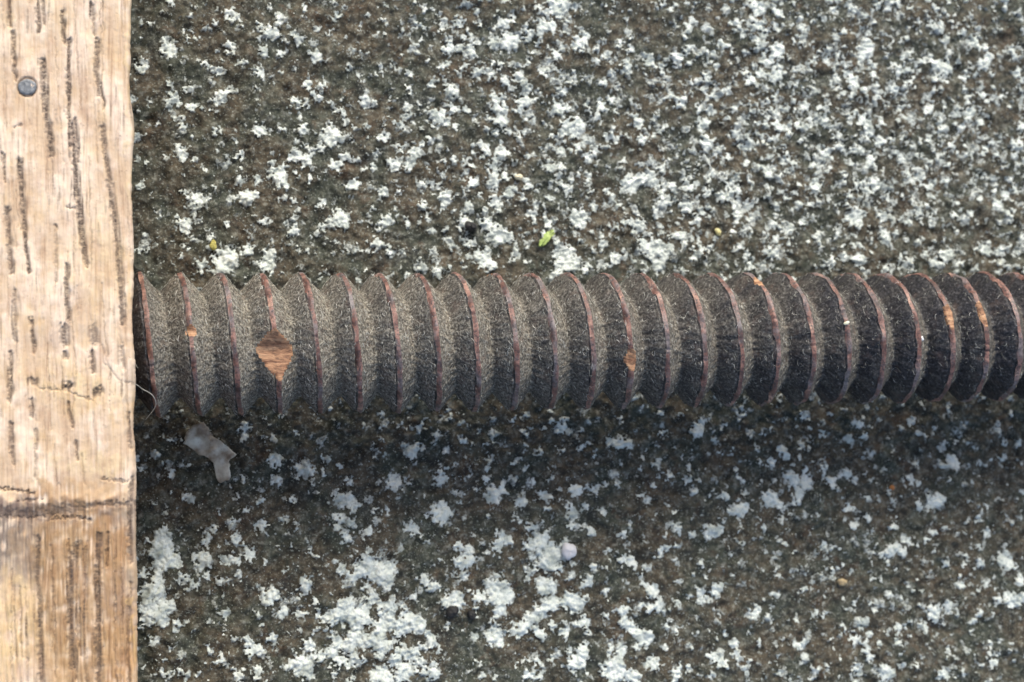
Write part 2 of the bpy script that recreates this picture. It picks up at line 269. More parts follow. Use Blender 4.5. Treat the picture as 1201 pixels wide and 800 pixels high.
# how much of the slab small lichen specks cover, on a coarse lattice over the slab (photograph 0..1200 x 0..800)
SPECKS = np.array([
    # x: 0    150   300   450   600   750   900  1050  1200
    [0.04, 0.06, 0.10, 0.13, 0.22, 0.16, 0.22, 0.25, 0.14],   # y 0
    [0.05, 0.07, 0.08, 0.15, 0.24, 0.23, 0.33, 0.34, 0.26],   # 100
    [0.04, 0.06, 0.09, 0.13, 0.22, 0.25, 0.34, 0.33, 0.26],   # 200
    [0.04, 0.05, 0.10, 0.11, 0.17, 0.20, 0.24, 0.22, 0.20],   # 300
    [0.04, 0.05, 0.07, 0.08, 0.09, 0.10, 0.10, 0.11, 0.10],   # 400
    [0.03, 0.05, 0.06, 0.07, 0.08, 0.08, 0.08, 0.07, 0.07],   # 500
    [0.05, 0.10, 0.06, 0.08, 0.09, 0.09, 0.09, 0.09, 0.08],   # 600
    [0.05, 0.08, 0.07, 0.11, 0.12, 0.11, 0.11, 0.12, 0.09],   # 700
    [0.05, 0.07, 0.09, 0.13, 0.14, 0.12, 0.12, 0.12, 0.10]])  # 800

def build_lichen():
    xs = X0 + np.arange(NX) * STEP; ys = Y0 + np.arange(NY) * STEP
    n15 = fft_noise(NX, NY, STEP, 1.9, 31); n15b = fft_noise(NX, NY, STEP, 1.9, 32)
    n06 = fft_noise(NX, NY, STEP, 0.75, 33); n06b = fft_noise(NX, NY, STEP, 0.75, 34)
    sp2 = fft_noise(NX, NY, STEP, 2.8, 36, 0.4); clus = fft_noise(NX, NY, STEP, 9.0, 37)
    wx = 0.26 * n15 + 0.17 * n06; wy = 0.26 * n15b + 0.17 * n06b
    F = np.zeros((NY, NX), np.float32)
    for (tx, ty), txt in TILES.items():
        for item in txt.split():
            a, b, r = (float(t) for t in item.split(','))
            p = at(tx + a * 0.4, ty + b * 0.4, 0.0)
            rr = r * 0.4 * 0.152
            R = rr * 1.5 + 1.2
            i0 = max(0, int((p[0] - R - X0) / STEP)); i1 = min(NX, int((p[0] + R - X0) / STEP) + 2)
            j0 = max(0, int((p[1] - R - Y0) / STEP)); j1 = min(NY, int((p[1] + R - Y0) / STEP) + 2)
            if i0 >= i1 or j0 >= j1: continue
            sub = (slice(j0, j1), slice(i0, i1))
            dx = xs[None, i0:i1] - p[0] + wx[sub]; dy = ys[j0:j1, None] - p[1] + wy[sub]
            an = random.uniform(0, math.pi); e = random.uniform(0.72, 1.0)
            ca, sa = math.cos(an), math.sin(an)
            u = (dx * ca + dy * sa) / (rr * 1.45); v = (-dx * sa + dy * ca) / (rr * 1.45 * e)
            g = np.clip(1 - (u * u + v * v), 0, None) ** 1.1 * min(1.25, 0.82 + rr * 0.35)
            F[sub] = np.maximum(F[sub], g) + 0.22 * np.minimum(F[sub], g)
    crack = np.exp(-(fft_noise(NX, NY, STEP, 2.2, 38) / 0.24) ** 2) * np.clip(0.6 + 0.5 * n15b, 0, 1)
    F = F - 0.34 + 0.11 * n06 + 0.10 * n15 - 0.42 * crack * np.clip(F, 0, 1)
    # specks
    gx, gy = np.meshgrid(xs, ys)
    d = np.stack([gx - CAM[0], gy - CAM[1], np.full_like(gx, -CAM[2])], -1)
    zc = d @ _f; U = 600.5 + FPX * (d @ CR) / zc; V = 400 - FPX * (d @ CU) / zc
    ui = np.clip(U / 150.0, 0, 7.999); vi = np.clip(V / 100.0, 0, 7.999)
    a0 = ui.astype(int); b0 = vi.astype(int); fu = ui - a0; fv = vi - b0
    D = (SPECKS[b0, a0] * (1 - fu) + SPECKS[b0, a0 + 1] * fu) * (1 - fv) + (SPECKS[b0 + 1, a0] * (1 - fu) + SPECKS[b0 + 1, a0 + 1] * fu) * fv
    D = np.clip((D * 0.95 + 0.35 * np.clip(D - 0.18, 0, 1)) * (1 + 0.40 * clus + 0.35 * sp2), 0.004, 0.7)
    g_ = np.random.default_rng(91)
    G = np.full((NY, NX), -1.0, np.float32)
    NS = 115000
    px = g_.uniform(0, NX - 1, NS); py = g_.uniform(0, NY - 1, NS); pr = g_.uniform(0, 0.52, NS)
    ok = pr < D[py.astype(int), px.astype(int)]
    for x_, y_ in zip(px[ok], py[ok]):
        rr = min(1.15, 0.17 + g_.gamma(1.6, 0.135)) / STEP
        R_ = int(rr * 1.5) + 3
        i0, i1, j0, j1 = max(0, int(x_) - R_), min(NX, int(x_) + R_ + 1), max(0, int(y_) - R_), min(NY, int(y_) + R_ + 1)
        sub = (slice(j0, j1), slice(i0, i1))
        dx = (np.arange(i0, i1)[None, :] - x_) + wx[sub] / STEP * 0.7; dy = (np.arange(j0, j1)[:, None] - y_) + wy[sub] / STEP * 0.7
        an = g_.uniform(0, math.pi); e = g_.uniform(0.55, 1.0); ca, sa = math.cos(an), math.sin(an)
        u = (dx * ca + dy * sa) / rr; v = (-dx * sa + dy * ca) / (rr * e)
        G[sub] = np.maximum(G[sub], (1 - (u * u + v * v)) * g_.uniform(0.05, 0.72))
    G = G + 0.05 * n06
    T = np.maximum(F * 0.95, G)
    # thickness in mm, lumpy, sinking at its rim
    thick = np.where(T > 0, 0.45 * (1 - np.exp(-T * 2.6)) * (1 + 0.10 * n06 + 0.14 * n15), T * 0.9)
    z = HEIGHT + thick - 0.015
    keep = T > -0.13
    kc = keep[:-1, :-1] & keep[1:, :-1] & keep[:-1, 1:] & keep[1:, 1:]
    pos = T > 0
    kc &= pos[:-1, :-1] | pos[1:, :-1] | pos[:-1, 1:] | pos[1:, 1:] | True
    j, i = np.nonzero(kc)
    k = j * NX + i
    quads = np.stack([k, k + 1, k + NX + 1, k + NX], 1)
    v = np.stack([gx.ravel(), gy.ravel(), z.ravel()], 1)
    v, quads, at_ = compact(v, quads, {'thick': np.clip(T.ravel() * 1.6, 0, 1)})
    o = mesh_np('lichen', v, quads, mat_lichen(), attrs=at_)
    tag(o, 'white crusty lichen specks and clusters scattered over the dark stone', 'lichen', kind='stuff')

# ------------------------------------------------------------------ the wooden screw
PP, RMAJ, DEPTH = 6.642645, 12.0, 3.45
CX0 = 0.472696                     # x of crest number 0 at the side facing the camera
NTH = 300                          # steps per turn
TURN0, TURN1 = -3, 29              # turns built; the first ones are inside the board, the last run out of the frame

def crest_angle(u, v):
    """turn number and angle of the crest point seen at pixel u, v"""
    best = None
    for n in range(-1, 27):
        for a in np.linspace(0.05, math.pi - 0.05, 300):
            x = CX0 + PP * n + PP * (a - math.pi / 2) / (2 * math.pi)
            d = np.array([x, RMAJ * math.cos(a), AXIS_Z + RMAJ * math.sin(a)]) - CAM
            zc = d @ _f
            e = math.hypot(600.5 + FPX * (d @ CR) / zc - u, 400 - FPX * (d @ CU) / zc - v)
            if best is None or e < best[0]: best = (e, n, a)
    return best[1], best[2]

CHIPS = [  # pixel of the deepest point, reach upwards and downwards along the crest (px), depth (mm), label
    (322, 412, 25, 35, 2.9, 'large diamond shaped scar of fresh tan wood'),
    (228, 387, 6, 6, 0.6, 'small tan chip in the crest beside the board'),
    (733, 423, 13, 13, 0.55, 'small orange chip low on the crest'),
    (884, 333, 6, 6, 0.42, 'pale chip at the top of the crest'),
    (1103, 372, 13, 17, 0.38, 'orange worn patch on the crest'),
    (1140, 370, 14, 17, 0.42, 'long orange worn patch on the crest'),
    (572, 331, 6, 6, 0.45, 'tiny pale nick near the top of the crest'),
]

def build_screw():
    root = bpy.data.objects.new('wooden_screw', None); col.objects.link(root)
    root.empty_display_size = 0.01
    tag(root, 'long dusty dark wooden screw with deep threads, level above the stone', 'screw')
    # helix: angle phi grows as the crest runs from the top towards the bottom of the picture
    rows = (TURN1 - TURN0) * NTH + 1
    phi = 2 * math.pi * (TURN0 + np.arange(rows) / NTH)           # phi = 0: crest 0 facing straight up from the stone
    nz = fft_noise(1024, 300, 0.25, 2.2, 51); nz2 = fft_noise(1024, 300, 0.25, 0.8, 52); lowf = fft_noise(1024, 300, 0.25, 7.0, 53)
    cols = [0, .035, .08, .14, .20, .26, .32, .37, .390, .421, .444, .48, .52, .556, .580, .60, .64, .68, .74, .80, .86, .92, .965]
    K = len(cols)
    edge_n = np.random.default_rng(5).standard_normal(rows)
    ker = np.exp(-0.5 * (np.arange(-12, 13) / 3.0) ** 2); ker /= ker.sum()
    en = np.convolve(edge_n, ker, 'same'); en /= en.std()
    en2 = np.convolve(np.random.default_rng(6).standard_normal(rows), ker, 'same'); en2 /= en2.std()
    P = np.zeros((rows, K, 3)); chip = np.zeros((rows, K), int); rr = np.zeros((rows, K))
    hw = 0.056
    lean = np.zeros((rows, K))
    chips = []
    for c in CHIPS:
        n, a = crest_angle(c[0], c[1])
        chips.append((2 * math.pi * n + (a - math.pi / 2), c[2] * 0.1445 / RMAJ / max(0.45, math.sin(a)), c[3] * 0.1445 / RMAJ / max(0.45, math.sin(a)), c[4]))
    cr = np.random.default_rng(9)
    nicks = [(cr.uniform(phi[0], phi[-1]), cr.uniform(0.006, 0.014), cr.uniform(0.12, 0.35)) for _ in range(150)]
    nick = np.zeros(rows)
    for (pc, w, dp) in nicks:
        nick = np.maximum(nick, dp * np.clip(1.6 - np.abs(phi - pc) / w, 0, 1))
    for j, v in enumerate(cols):
        vv = np.full(rows, v)
        if 0.42 < v < 0.58:
            s = math.copysign(1, v - 0.5)
            w = np.clip(0.012 * (en if s < 0 else en2), -0.02, 0.02)
            if abs(v - 0.5) > 0.03: vv = v + s * w
        d = np.abs(vv - 0.5)
        t = np.clip((d - hw) / (0.5 - hw), 0, 1)
        prof = t + 0.0
        prof = np.where(prof > 0.88, prof - (prof - 0.88) ** 2 / 0.24, prof)      # rounded root
        if v < 0.5: prof = prof - 0.02 * np.sin(np.pi * t) + 0.17 * np.exp(-((t - 0.05) / 0.045) ** 2) * np.clip(1 + 0.4 * en2, 0.2, 2)
        else: prof = prof + 0.05 * np.sin(np.pi * t)                               # slightly hollow flanks
        x = CX0 + PP * (phi / (2 * math.pi)) + PP * (vv - 0.5)
        ang = math.pi / 2 + phi
        ux = x / 0.25; ut = (phi % (2 * math.pi)) / (2 * math.pi) * 300
        nn = samp(nz, ux, ut); n2 = samp(nz2, ux, ut); lo = samp(lowf, ux, ut)
        ison = np.clip((d - 0.06) / 0.05, 0, 1)
        r = RMAJ - DEPTH * prof + ison * (0.085 * nn + 0.05 * n2) + 0.10 * lo
        r = r - np.where(d < 0.085, nick, 0.0)
        for ci, (pc, up, dn, dp) in enumerate(chips):
            dl = phi - pc
            f = np.where(dl < 0, -dl / up, dl / dn)
            cut = RMAJ - dp * (1 - np.clip(f, 0, 1.2) ** (1.45 if dp > 2 else 3.0)) + 0.06 * n2 + 0.05 * nn
            hit = (f < 1) & (cut < r - 0.005) & (d < 0.47)
            r = np.where(hit, cut, r); chip[hit, j] = ci + 1
        rr[:, j] = r
        P[:, j, 0] = x; P[:, j, 1] = r * np.cos(ang); P[:, j, 2] = AXIS_Z + r * np.sin(ang)
        side = 1.0 if v > 0.5 else 0.0
        lean[:, j] = np.clip(0.74 - 0.0064 * np.clip(x - 22, 0, None), -0.1, 1) + side * (0.22 + 0.0016 * np.clip(x, 0, 160)) + 0.2 * np.clip(prof - 0.6, 0, 1) - (0.6 if v == .421 else 0.0) - (0.75 if v < 0.45 else 0.25) * np.clip((4.5 - x) / 4.0, 0, 1)  # dust amount; shade of the undercut beside the crest is painted in dark
    V = P.reshape(-1, 3); idx = np.arange(rows * K).reshape(rows, K)
    quads = []; cls = []
    for j in range(K):
        a = idx[:-1, j]; d_ = idx[1:, j]
        if j < K - 1:
            b = idx[:-1, j + 1]; c = idx[1:, j + 1]
            ch = np.maximum(np.maximum(chip[:-1, j], chip[1:, j]), np.maximum(chip[:-1, j + 1], chip[1:, j + 1]))
            cl = np.where(ch > 0, ch + 1, 1 if (cols[j] > 0.44 and cols[j + 1] < 0.56) else 0)
        else:
            a = idx[:rows - 1 - NTH, j]; d_ = idx[1:rows - NTH, j]; b = idx[NTH:-1, 0]; c = idx[NTH + 1:, 0]
            cl = np.zeros(len(a), int)
        quads.append(np.stack([a, b, c, d_], 1)); cls.append(cl)
    quads = np.concatenate(quads); cls = np.concatenate(cls)
    mc = mat_chip()
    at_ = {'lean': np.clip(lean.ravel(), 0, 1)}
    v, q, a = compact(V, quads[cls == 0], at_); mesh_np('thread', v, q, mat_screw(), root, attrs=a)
    v, q, a = compact(V, quads[cls == 1]); mesh_np('crest', v, q, mat_crest(), root)
    for ci, c in enumerate(CHIPS):
        s = quads[cls == ci + 2]
        if len(s):
            v, q, a = compact(V, s); o = mesh_np('chip', v, q, mc, root); o['label'] = c[5]
    # round end beyond the right of the frame
    xe = CX0 + PP * (TURN1 - 0.5); ring = 48
    prof = [(xe - 8, 8.0), (xe + 2, 8.6), (xe + 4.5, 7.6), (xe + 5.5, 5.0), (xe + 6, 0.01)]
    vv = []; qq = []
    for (x, r) in prof:
        for k in range(ring):
            t = 2 * math.pi * k / ring; vv.append((x, r * math.cos(t), AXIS_Z + r * math.sin(t)))
    for i in range(len(prof) - 1):
        for k in range(ring):
            qq.append((i * ring + k, i * ring + (k + 1) % ring, (i + 1) * ring + (k + 1) % ring, (i + 1) * ring + k))
    o = mesh_np('tip', vv, qq, bpy.data.materials['dusty_dark_wood'], root, attrs={'lean': np.full(len(vv), 0.1)})
    # lint: short curled fibres stuck to the flanks
    g = np.random.default_rng(77)
    N = 34000
    fp = g.uniform(2 * math.pi * -1.2, 2 * math.pi * 26, N); fv = g.uniform(0, 1, N)
    x = CX0 + PP * fp / (2 * math.pi) + PP * (fv - 0.5)
    okp = np.abs(fv - 0.5) > 0.07
    dn = np.cos(math.pi / 2 + fp)
    prob = np.clip(1.05 - 0.0074 * np.clip(x - 40, 0, None), 0.10, 1) * np.where(fv > 0.5, 1.0, 0.85) * np.clip(0.75 + 0.6 * (dn + 0.45), 0.12, 1)
    for (pc, up_, dn_, dp) in chips:
        okp &= ~((fp > pc - up_ * 1.1) & (fp < pc + dn_ * 1.1) & (np.abs(fv - 0.5) < 0.12 + 0.12 * dp))
    keep = okp & (g.uniform(0, 1, N) < prob * np.where(fv < 0.5, np.clip((x - 0.5) / 5.0, 0.06, 1), np.clip((x + 2) / 5.0, 0.2, 1)))
    fp, fv = fp[keep], fv[keep]; n = len(fp)
    SEG = 4
    L = g.uniform(0.4, 1.3, n) * np.where(g.uniform(0, 1, n) < 0.05, 1.9, 1.0); th = g.uniform(0, 2 * math.pi, n); curl = g.normal(0, 1.5, n); W = g.uniform(0.019, 0.042, n)
    s = np.zeros((n, SEG + 1)); t = np.zeros((n, SEG + 1)); hd = th.copy()
    for k in range(SEG):
        s[:, k + 1] = s[:, k] + np.cos(hd) * L / SEG; t[:, k + 1] = t[:, k] + np.sin(hd) * L / SEG
        hd = hd + curl / SEG * 2 + g.normal(0, 0.4, n)
    def surf(ph, vq):
        # position on the flank, staying on one turn
        tt = np.clip((np.abs(vq - 0.5) - hw) / (0.5 - hw), 0, 1.0)
        pr = np.where(tt > 0.88, tt - np.clip(tt - 0.88, 0, 1) ** 2 / 0.24, tt) + np.where(vq < 0.5, -0.02, 0.05) * np.sin(np.pi * tt)
        return RMAJ - DEPTH * pr
    ph = fp[:, None] + t / 10.0
    vq = fv[:, None] + s * 0.62 / PP
    side = np.where(fv > 0.5, 1, -1)[:, None]
    vq = 0.5 + side * np.clip((vq - 0.5) * side, 0.055, 0.52)
    vq2 = np.where(vq > 1, vq - 1, np.where(vq < 0, vq + 1, vq))
    lift = 0.10 + 0.20 * np.abs(np.sin(np.linspace(0, math.pi, SEG + 1)))[None, :] * g.uniform(0.0, 1, n)[:, None]
    rad = surf(ph, vq2) + lift
    X = CX0 + PP * ph / (2 * math.pi) + PP * (vq - 0.5)
    A = math.pi / 2 + ph
    C = np.stack([X, rad * np.cos(A), AXIS_Z + rad * np.sin(A)], -1)             # n, SEG+1, 3
    tan = np.gradient(C, axis=1); tan /= np.linalg.norm(tan, axis=-1, keepdims=True) + 1e-9
    nor = np.stack([np.zeros_like(A), np.cos(A), np.sin(A)], -1); bi = np.cross(tan, nor); bi /= np.linalg.norm(bi, axis=-1, keepdims=True) + 1e-9
    nor = np.cross(bi, tan)
    taper = np.array([0.5, 1, 1, 0.9, 0.4])[None, :, None] * W[:, None, None]
    ringv = np.stack([C + taper * (math.cos(q_) * bi + math.sin(q_) * nor) for q_ in (0.5, 0.5 + 2.094, 0.5 + 4.189)], 2)   # n, SEG+1, 3, 3
    VV = ringv.reshape(-1, 3)
    base = (np.arange(n) * (SEG + 1) * 3)[:, None, None]
    k_ = (np.arange(SEG) * 3)[None, :, None]; e_ = np.arange(3)[None, None, :]; e2 = (e_ + 1) % 3
    Q = np.stack([base + k_ + e_, base + k_ + e2, base + k_ + 3 + e2, base + k_ + 3 + e_], -1).reshape(-1, 4)
    shade = np.repeat(g.uniform(0, 1, n), (SEG + 1) * 3)
    km = Mat('grey_lint', 0.9, 0.1)
    kc = km.ramp(km.attr('shade'), [(0.0, (0.12, 0.118, 0.105)), (0.5, (0.32, 0.315, 0.275)), (0.85, (0.54, 0.53, 0.465)), (1.0, (0.70, 0.69, 0.64))])
    lint = mesh_np('lint', VV, Q, km.base(kc), root, attrs={'shade': shade})
    lint['kind'] = 'stuff'; lint['label'] = 'short pale curled fibres stuck to the thread flanks'
    return root

# ------------------------------------------------------------------ the board
ZB = 41.0
GROOVES = [  # width px, depth 0..1, pixels along the groove
    (4, .9, [(10, -5), (12, 30)]), (4, .9, [(15, 38), (16, 62), (18, 92)]), (4, .9, [(43, -5), (46, 38)]), (4, .8, [(50, -5), (52, 27)]),
    (4, .9, [(73, 12), (76, 50)]), (4.5, .9, [(81, 47), (80, 111), (81, 141)]), (6, 1, [(50, 72), (52, 115), (57, 148), (60, 182)]),
    (2, .4, [(60, 182), (64, 232)]), (6, 1, [(84, 145), (88, 202), (96, 270), (101, 310)]), (3.5, .8, [(88, 140), (92, 190)]),
    (4, .7, [(108, 5), (110, 40)]), (5, .8, [(115, 47), (113, 84), (116, 111)]), (2.5, .9, [(119, 101), (122, 128)]),
    (5, .9, [(119, 148), (125, 189), (130, 229), (135, 266), (141, 330), (144, 380)]), (3, .6, [(132, 215), (139, 270), (147, 360)]),
    (5, 1, [(23, 189), (26, 236), (29, 270), (34, 318)]), (4, .9, [(37, 375), (40, 412)]), (3.5, .8, [(4, 182), (5, 210)]),
    (5, .9, [(9, 246), (10, 275), (14, 320)]), (4, .7, [(17, 340), (18, 400)]), (4.5, .9, [(13, 414), (12, 470)]), (4, .8, [(13, 498), (14, 533)]),
    (3, .5, [(66, 265), (66, 330)]), (4.5, .9, [(78, 312), (80, 375)]), (7, .9, [(75, 384), (76, 403)]), (9, .7, [(110, 387), (111, 400)]),
    (5, .9, [(108, 414), (109, 436)]), (4, .7, [(143, 407), (145, 432)]), (3, .7, [(151, 484), (153, 526)]),
    (7, .9, [(37, 446), (40, 449)]), (7, 1, [(77, 453), (82, 453)]), (8, 1, [(112, 461), (117, 458)]), (5, .8, [(77, 414), (78, 419)]),
    (4, .8, [(37, 470), (38, 488)]), (4, .6, [(42, 505), (43, 526)]), (3.5, .8, [(80, 475), (85, 500)]), (3, .8, [(89, 519), (91, 540)]),
    (1.5, .35, [(119, 403), (122, 425), (140, 447), (158, 450)]), (1.8, .5, [(46, 455), (78, 458), (108, 470)]),
    (2, .6, [(78, 242), (90, 246)]), (2, .6, [(17, 149), (25, 146)]), (3, .8, [(66, 265), (67, 268)]),
    (3, .7, [(13, 520), (16, 545)]), (2.5, .6, [(41, 520), (42, 560)]),
    # ridge across the grain
    (2.5, .8, [(-5, 573), (21, 575), (40, 579)]), (2, .6, [(20, 587), (52, 586)]), (11, .62, [(-5, 602), (35, 604), (70, 599), (92, 596)]), (2.5, .9, [(-5, 605), (35, 607), (66, 603)]),
    (5, .6, [(92, 596), (115, 592), (160, 590)]), (2.5, .7, [(60, 609), (90, 606), (105, 610)]), (2, .6, [(120, 562), (150, 565)]),
    # lower part
    (5, .8, [(45, 632), (43, 677), (46, 716), (49, 805)]), (7, .85, [(90, 640), (84, 662), (82, 730), (85, 783)]), (2.5, .6, [(93, 715), (95, 770)]),
    (6, .85, [(117, 628), (114, 667), (115, 730), (116, 805)]), (2.5, .7, [(127, 625), (125, 665)]), (3, .6, [(153, 683), (150, 720), (151, 805)]),
    (4, .8, [(155, 560), (152, 620), (154, 660)]), (2, .5, [(60, 640), (62, 700), (61, 760)]), (2, .5, [(101, 640), (99, 720), (101, 800)]),
    (2, .5, [(135, 640), (134, 720), (137, 800)]), (2, .4, [(30, 690), (31, 800)]),
]
STAINS = [  # x, y, rx, ry, strength, colour of the stained wood
    (60, 598, 110, 18, .75, (0.30, 0.215, 0.17)), (14, 642, 36, 36, .8, (0.30, 0.24, 0.195)), (70, 650, 45, 40, .6, (0.40, 0.265, 0.15)),
    (138, 700, 22, 34, .85, (0.36, 0.275, 0.25)), (130, 640, 26, 26, .75, (0.42, 0.22, 0.10)), (80, 740, 38, 70, .5, (0.56, 0.36, 0.17)),
    (18, 740, 34, 66, .6, (0.78, 0.58, 0.33)), (135, 770, 22, 50, .7, (0.60, 0.35, 0.15)), (100, 700, 62, 150, .6, (0.46, 0.30, 0.165)),
    (90, 575, 70, 10, .5, (0.62, 0.43, 0.26)), (120, 300, 30, 60, .35, (0.76, 0.57, 0.33)), (60, 440, 60, 20, .4, (0.78, 0.58, 0.33)), (100, 465, 50, 20, .4, (0.76, 0.55, 0.28)),
    (110, 545, 40, 12, .5, (0.80, 0.63, 0.38)), (152, 60, 4, 60, .35, (0.74, 0.56, 0.30)), (154, 150, 4, 90, .3, (0.76, 0.58, 0.32)), (30, 20, 60, 24, .35, (0.76, 0.64, 0.48)),
    (70, 395, 55, 14, .4, (0.58, 0.46, 0.36)), (155, 480, 6, 70, .5, (0.48, 0.38, 0.28)), (158, 640, 7, 70, .6, (0.42, 0.33, 0.25)), (157, 740, 4, 40, .5, (0.66, 0.44, 0.20)),
]

def build_board():
    e0 = at(152.5, 0, ZB); e1 = at(162.0, 800, ZB)
    yd = (e0 - e1)[:2]; yd /= np.linalg.norm(yd); xd = np.array([yd[1], -yd[0]])
    org = e1[:2]; Ltot = np.linalg.norm((e0 - e1)[:2])
    fs = 0.13
    sx = np.concatenate([np.linspace(-75, -26, 30)[:-1], np.arange(-26, -0.9, fs)])
    Wd = 25.0; sx = np.concatenate([sx, -0.9 * np.cos(np.linspace(0, math.pi / 2, 7))[1:] ** 1.0])
    sx = np.unique(np.round(sx, 4))
    ty = np.concatenate([np.linspace(-60, -4, 30)[:-1], np.arange(-4, Ltot + 4, fs * 1.15), np.linspace(Ltot + 4, Ltot + 60, 30)])
    gx, gy = np.meshgrid(sx, ty)
    wx = org[0] + gx * xd[0] + gy * yd[0]; wy = org[1] + gx * xd[1] + gy * yd[1]
    d = np.stack([wx - CAM[0], wy - CAM[1], np.full_like(wx, ZB - CAM[2])], -1); zc = d @ _f
    U = 600.5 + FPX * (d @ CR) / zc; V = 400 - FPX * (d @ CU) / zc
    n1 = fft_noise(512, 1024, 0.13, 1.0, 61); n2 = fft_noise(512, 1024, 0.13, 3.0, 62); n3 = fft_noise(512, 1024, 0.13, 0.8, 63, aniso=12.0); tick = fft_noise(512, 1024, 0.13, 0.75, 64, aniso=0.5); n9 = fft_noise(512, 1024, 0.13, 9.0, 65, aniso=2.0)
    lx, ly = gx / 0.13 + 400, gy / 0.13
    a1, a2, a3, tk, a9 = (samp(a, lx, ly) for a in (n1, n2, n3, tick, n9))
    groove = np.zeros_like(gx)
    Uw = U + 0.45 * a2 + 0.35 * a1; Vw = V + 1.0 * a1
    gg = np.random.default_rng(21); extra = []
    for _ in range(46):
        x_, y_, l_ = gg.uniform(0, 152), gg.uniform(-20, 560), gg.uniform(40, 150)
        sl_ = gg.normal(0.055, 0.02); extra.append((gg.uniform(0.9, 1.8), gg.uniform(0.15, 0.4), [(x_, y_), (x_ + sl_ * l_ * 0.4, y_ + l_ * 0.5), (x_ + sl_ * l_, min(568, y_ + l_))]))
    for _ in range(26):
        x_, y_, l_ = gg.uniform(0, 152), gg.uniform(612, 760), gg.uniform(50, 150)
        extra.append((gg.uniform(0.9, 2.4), gg.uniform(0.2, 0.55), [(x_, y_), (x_ + gg.normal(0, 1), y_ + l_)]))
    for (w, dp, pts) in GROOVES + extra:
        best = np.full_like(gx, 1e9)
        for (p, q) in zip(pts[:-1], pts[1:]):
            dx, dy = q[0] - p[0], q[1] - p[1]; l2 = dx * dx + dy * dy
            t = np.clip(((Uw - p[0]) * dx + (Vw - p[1]) * dy) / l2, 0, 1)
            best = np.minimum(best, np.hypot(Uw - p[0] - t * dx, (Vw - p[1] - t * dy)))
        gv = dp * np.clip(1.35 - best / (w * 0.66 * np.clip(1.0 + 0.10 * a1 + 0.20 * a3, 0.5, 1.5)), 0, 1)
        groove = np.maximum(groove, gv)
    # faint open grain between the marked grooves
    grain = np.clip((a3 - 0.9) * 0.6, 0, 0.6) * np.clip(0.6 + 0.5 * a9, 0, 1)
    rn = np.hypot(U - 32, V - 102); groove = np.maximum(groove, 0.75 * np.exp(-((rn - 10.7) / 1.5) ** 2))
    groove_v = np.clip(groove * (0.92 + 0.10 * tk), 0, 1)
    step = 1 / (1 + np.exp(-(V - 603 + 2.5 * a2) / 4.0))                     # the lower part lies a little deeper
    ridge = np.exp(-((V - 587 + 2 * a2) / 8.0) ** 2)
    z = ZB + 0.018 * a2 + 0.010 * a1 + 0.06 * a9 + 0.03 * a3 - 0.5 * groove_v - 0.16 * grain - 0.40 * step + 0.22 * ridge + 0.10 * a3 * step * 0.8
    z = z - 0.0
    # rounded, worn long edge
    ed = np.clip((gx + 0.9) / 0.9, 0, 1)
    z = z - 0.75 * (1 - np.sqrt(np.clip(1 - ed ** 2, 0, 1))) * (1 + 0.25 * a9)
    tint = np.zeros(gx.shape + (3,)); tint[:] = (0.59, 0.445, 0.31)
    m9 = np.clip(0.5 + 0.45 * a9 + 0.2 * a2, 0, 1)[..., None]
    tint = tint * (1 - 0.8 * m9) + np.array((0.78, 0.65, 0.52)) * 0.8 * m9
    for (cx_, cy_, rx, ry, s, c) in STAINS:
        q = ((U + 3 * a2 + 5 * a9 * (rx > 15) - cx_) / rx) ** 2 + ((V + 3 * a2 + 5 * a9 * (ry > 15) - cy_) / ry) ** 2
        w = np.clip(min(1.0, s * (1.35 if cy_ > 560 else 1.1)) * np.clip(1.45 - q, 0, 1) ** 0.8 * np.clip(0.85 + 0.3 * a2 + 0.25 * a3, 0, 1.15), 0, 0.97)[..., None]
        tint = tint * (1 - w) + np.array(c) * 0.85 * w
    # end of the fresh side edge
    edge_shift = 0.14 * a9[:, -1] + 0.03 * a2[:, -1] - 0.06 * np.clip(a1[:, -1] - 1.0, 0, 2)
    wx = wx + (ed * edge_shift[:, None]) * xd[0]; wy = wy + (ed * edge_shift[:, None]) * xd[1]
    ny_, nx_ = gx.shape
    verts = np.stack([wx.ravel(), wy.ravel(), z.ravel()], 1)
    i = (np.arange(ny_ - 1)[:, None] * nx_ + np.arange(nx_ - 1)[None, :]).ravel()
    quads = [np.stack([i, i + 1, i + nx_ + 1, i + nx_], 1)]
    tints = [tint.reshape(-1, 3)]; gro = [np.clip(groove_v + grain * 0.8, 0, 1).ravel()]
    # sides: rings below the rim of the top sheet, undercut on the side that faces the screw
    rim = np.concatenate([np.arange(nx_), np.arange(1, ny_) * nx_ + nx_ - 1, (ny_ - 1) * nx_ + np.arange(nx_ - 2, -1, -1), np.arange(ny_ - 2, 0, -1) * nx_])
    top = verts[rim]; n0 = len(verts); prev = rim; nr = len(rim); k = np.arange(nr)
    onright = (rim % nx_ == nx_ - 1)
    for lv, (zz, inn) in enumerate(((38.0, 0.1), (30.0, 0.3), (20.0, 0.6), (9.0, 0.8), (0.9, 1.0))):
        p = top.copy(); p[:, 2] = zz
        p[onright, 0] -= inn * xd[0]; p[onright, 1] -= inn * xd[1]
        verts = np.concatenate([verts, p]); cur = n0 + lv * nr + k
        quads.append(np.stack([prev, cur, np.roll(cur, -1), np.roll(prev, -1)], 1))
        tints.append(np.tile((0.42, 0.29, 0.17), (nr, 1))); gro.append(np.zeros(nr)); prev = cur
    # underside
    me_c = verts[prev].mean(0); verts = np.concatenate([verts, [me_c]]); ci = len(verts) - 1
    tris = np.stack([prev, np.full(nr, ci), np.roll(prev, -1)], 1)
    tints.append([(0.42, 0.29, 0.17)]); gro.append([0.0])
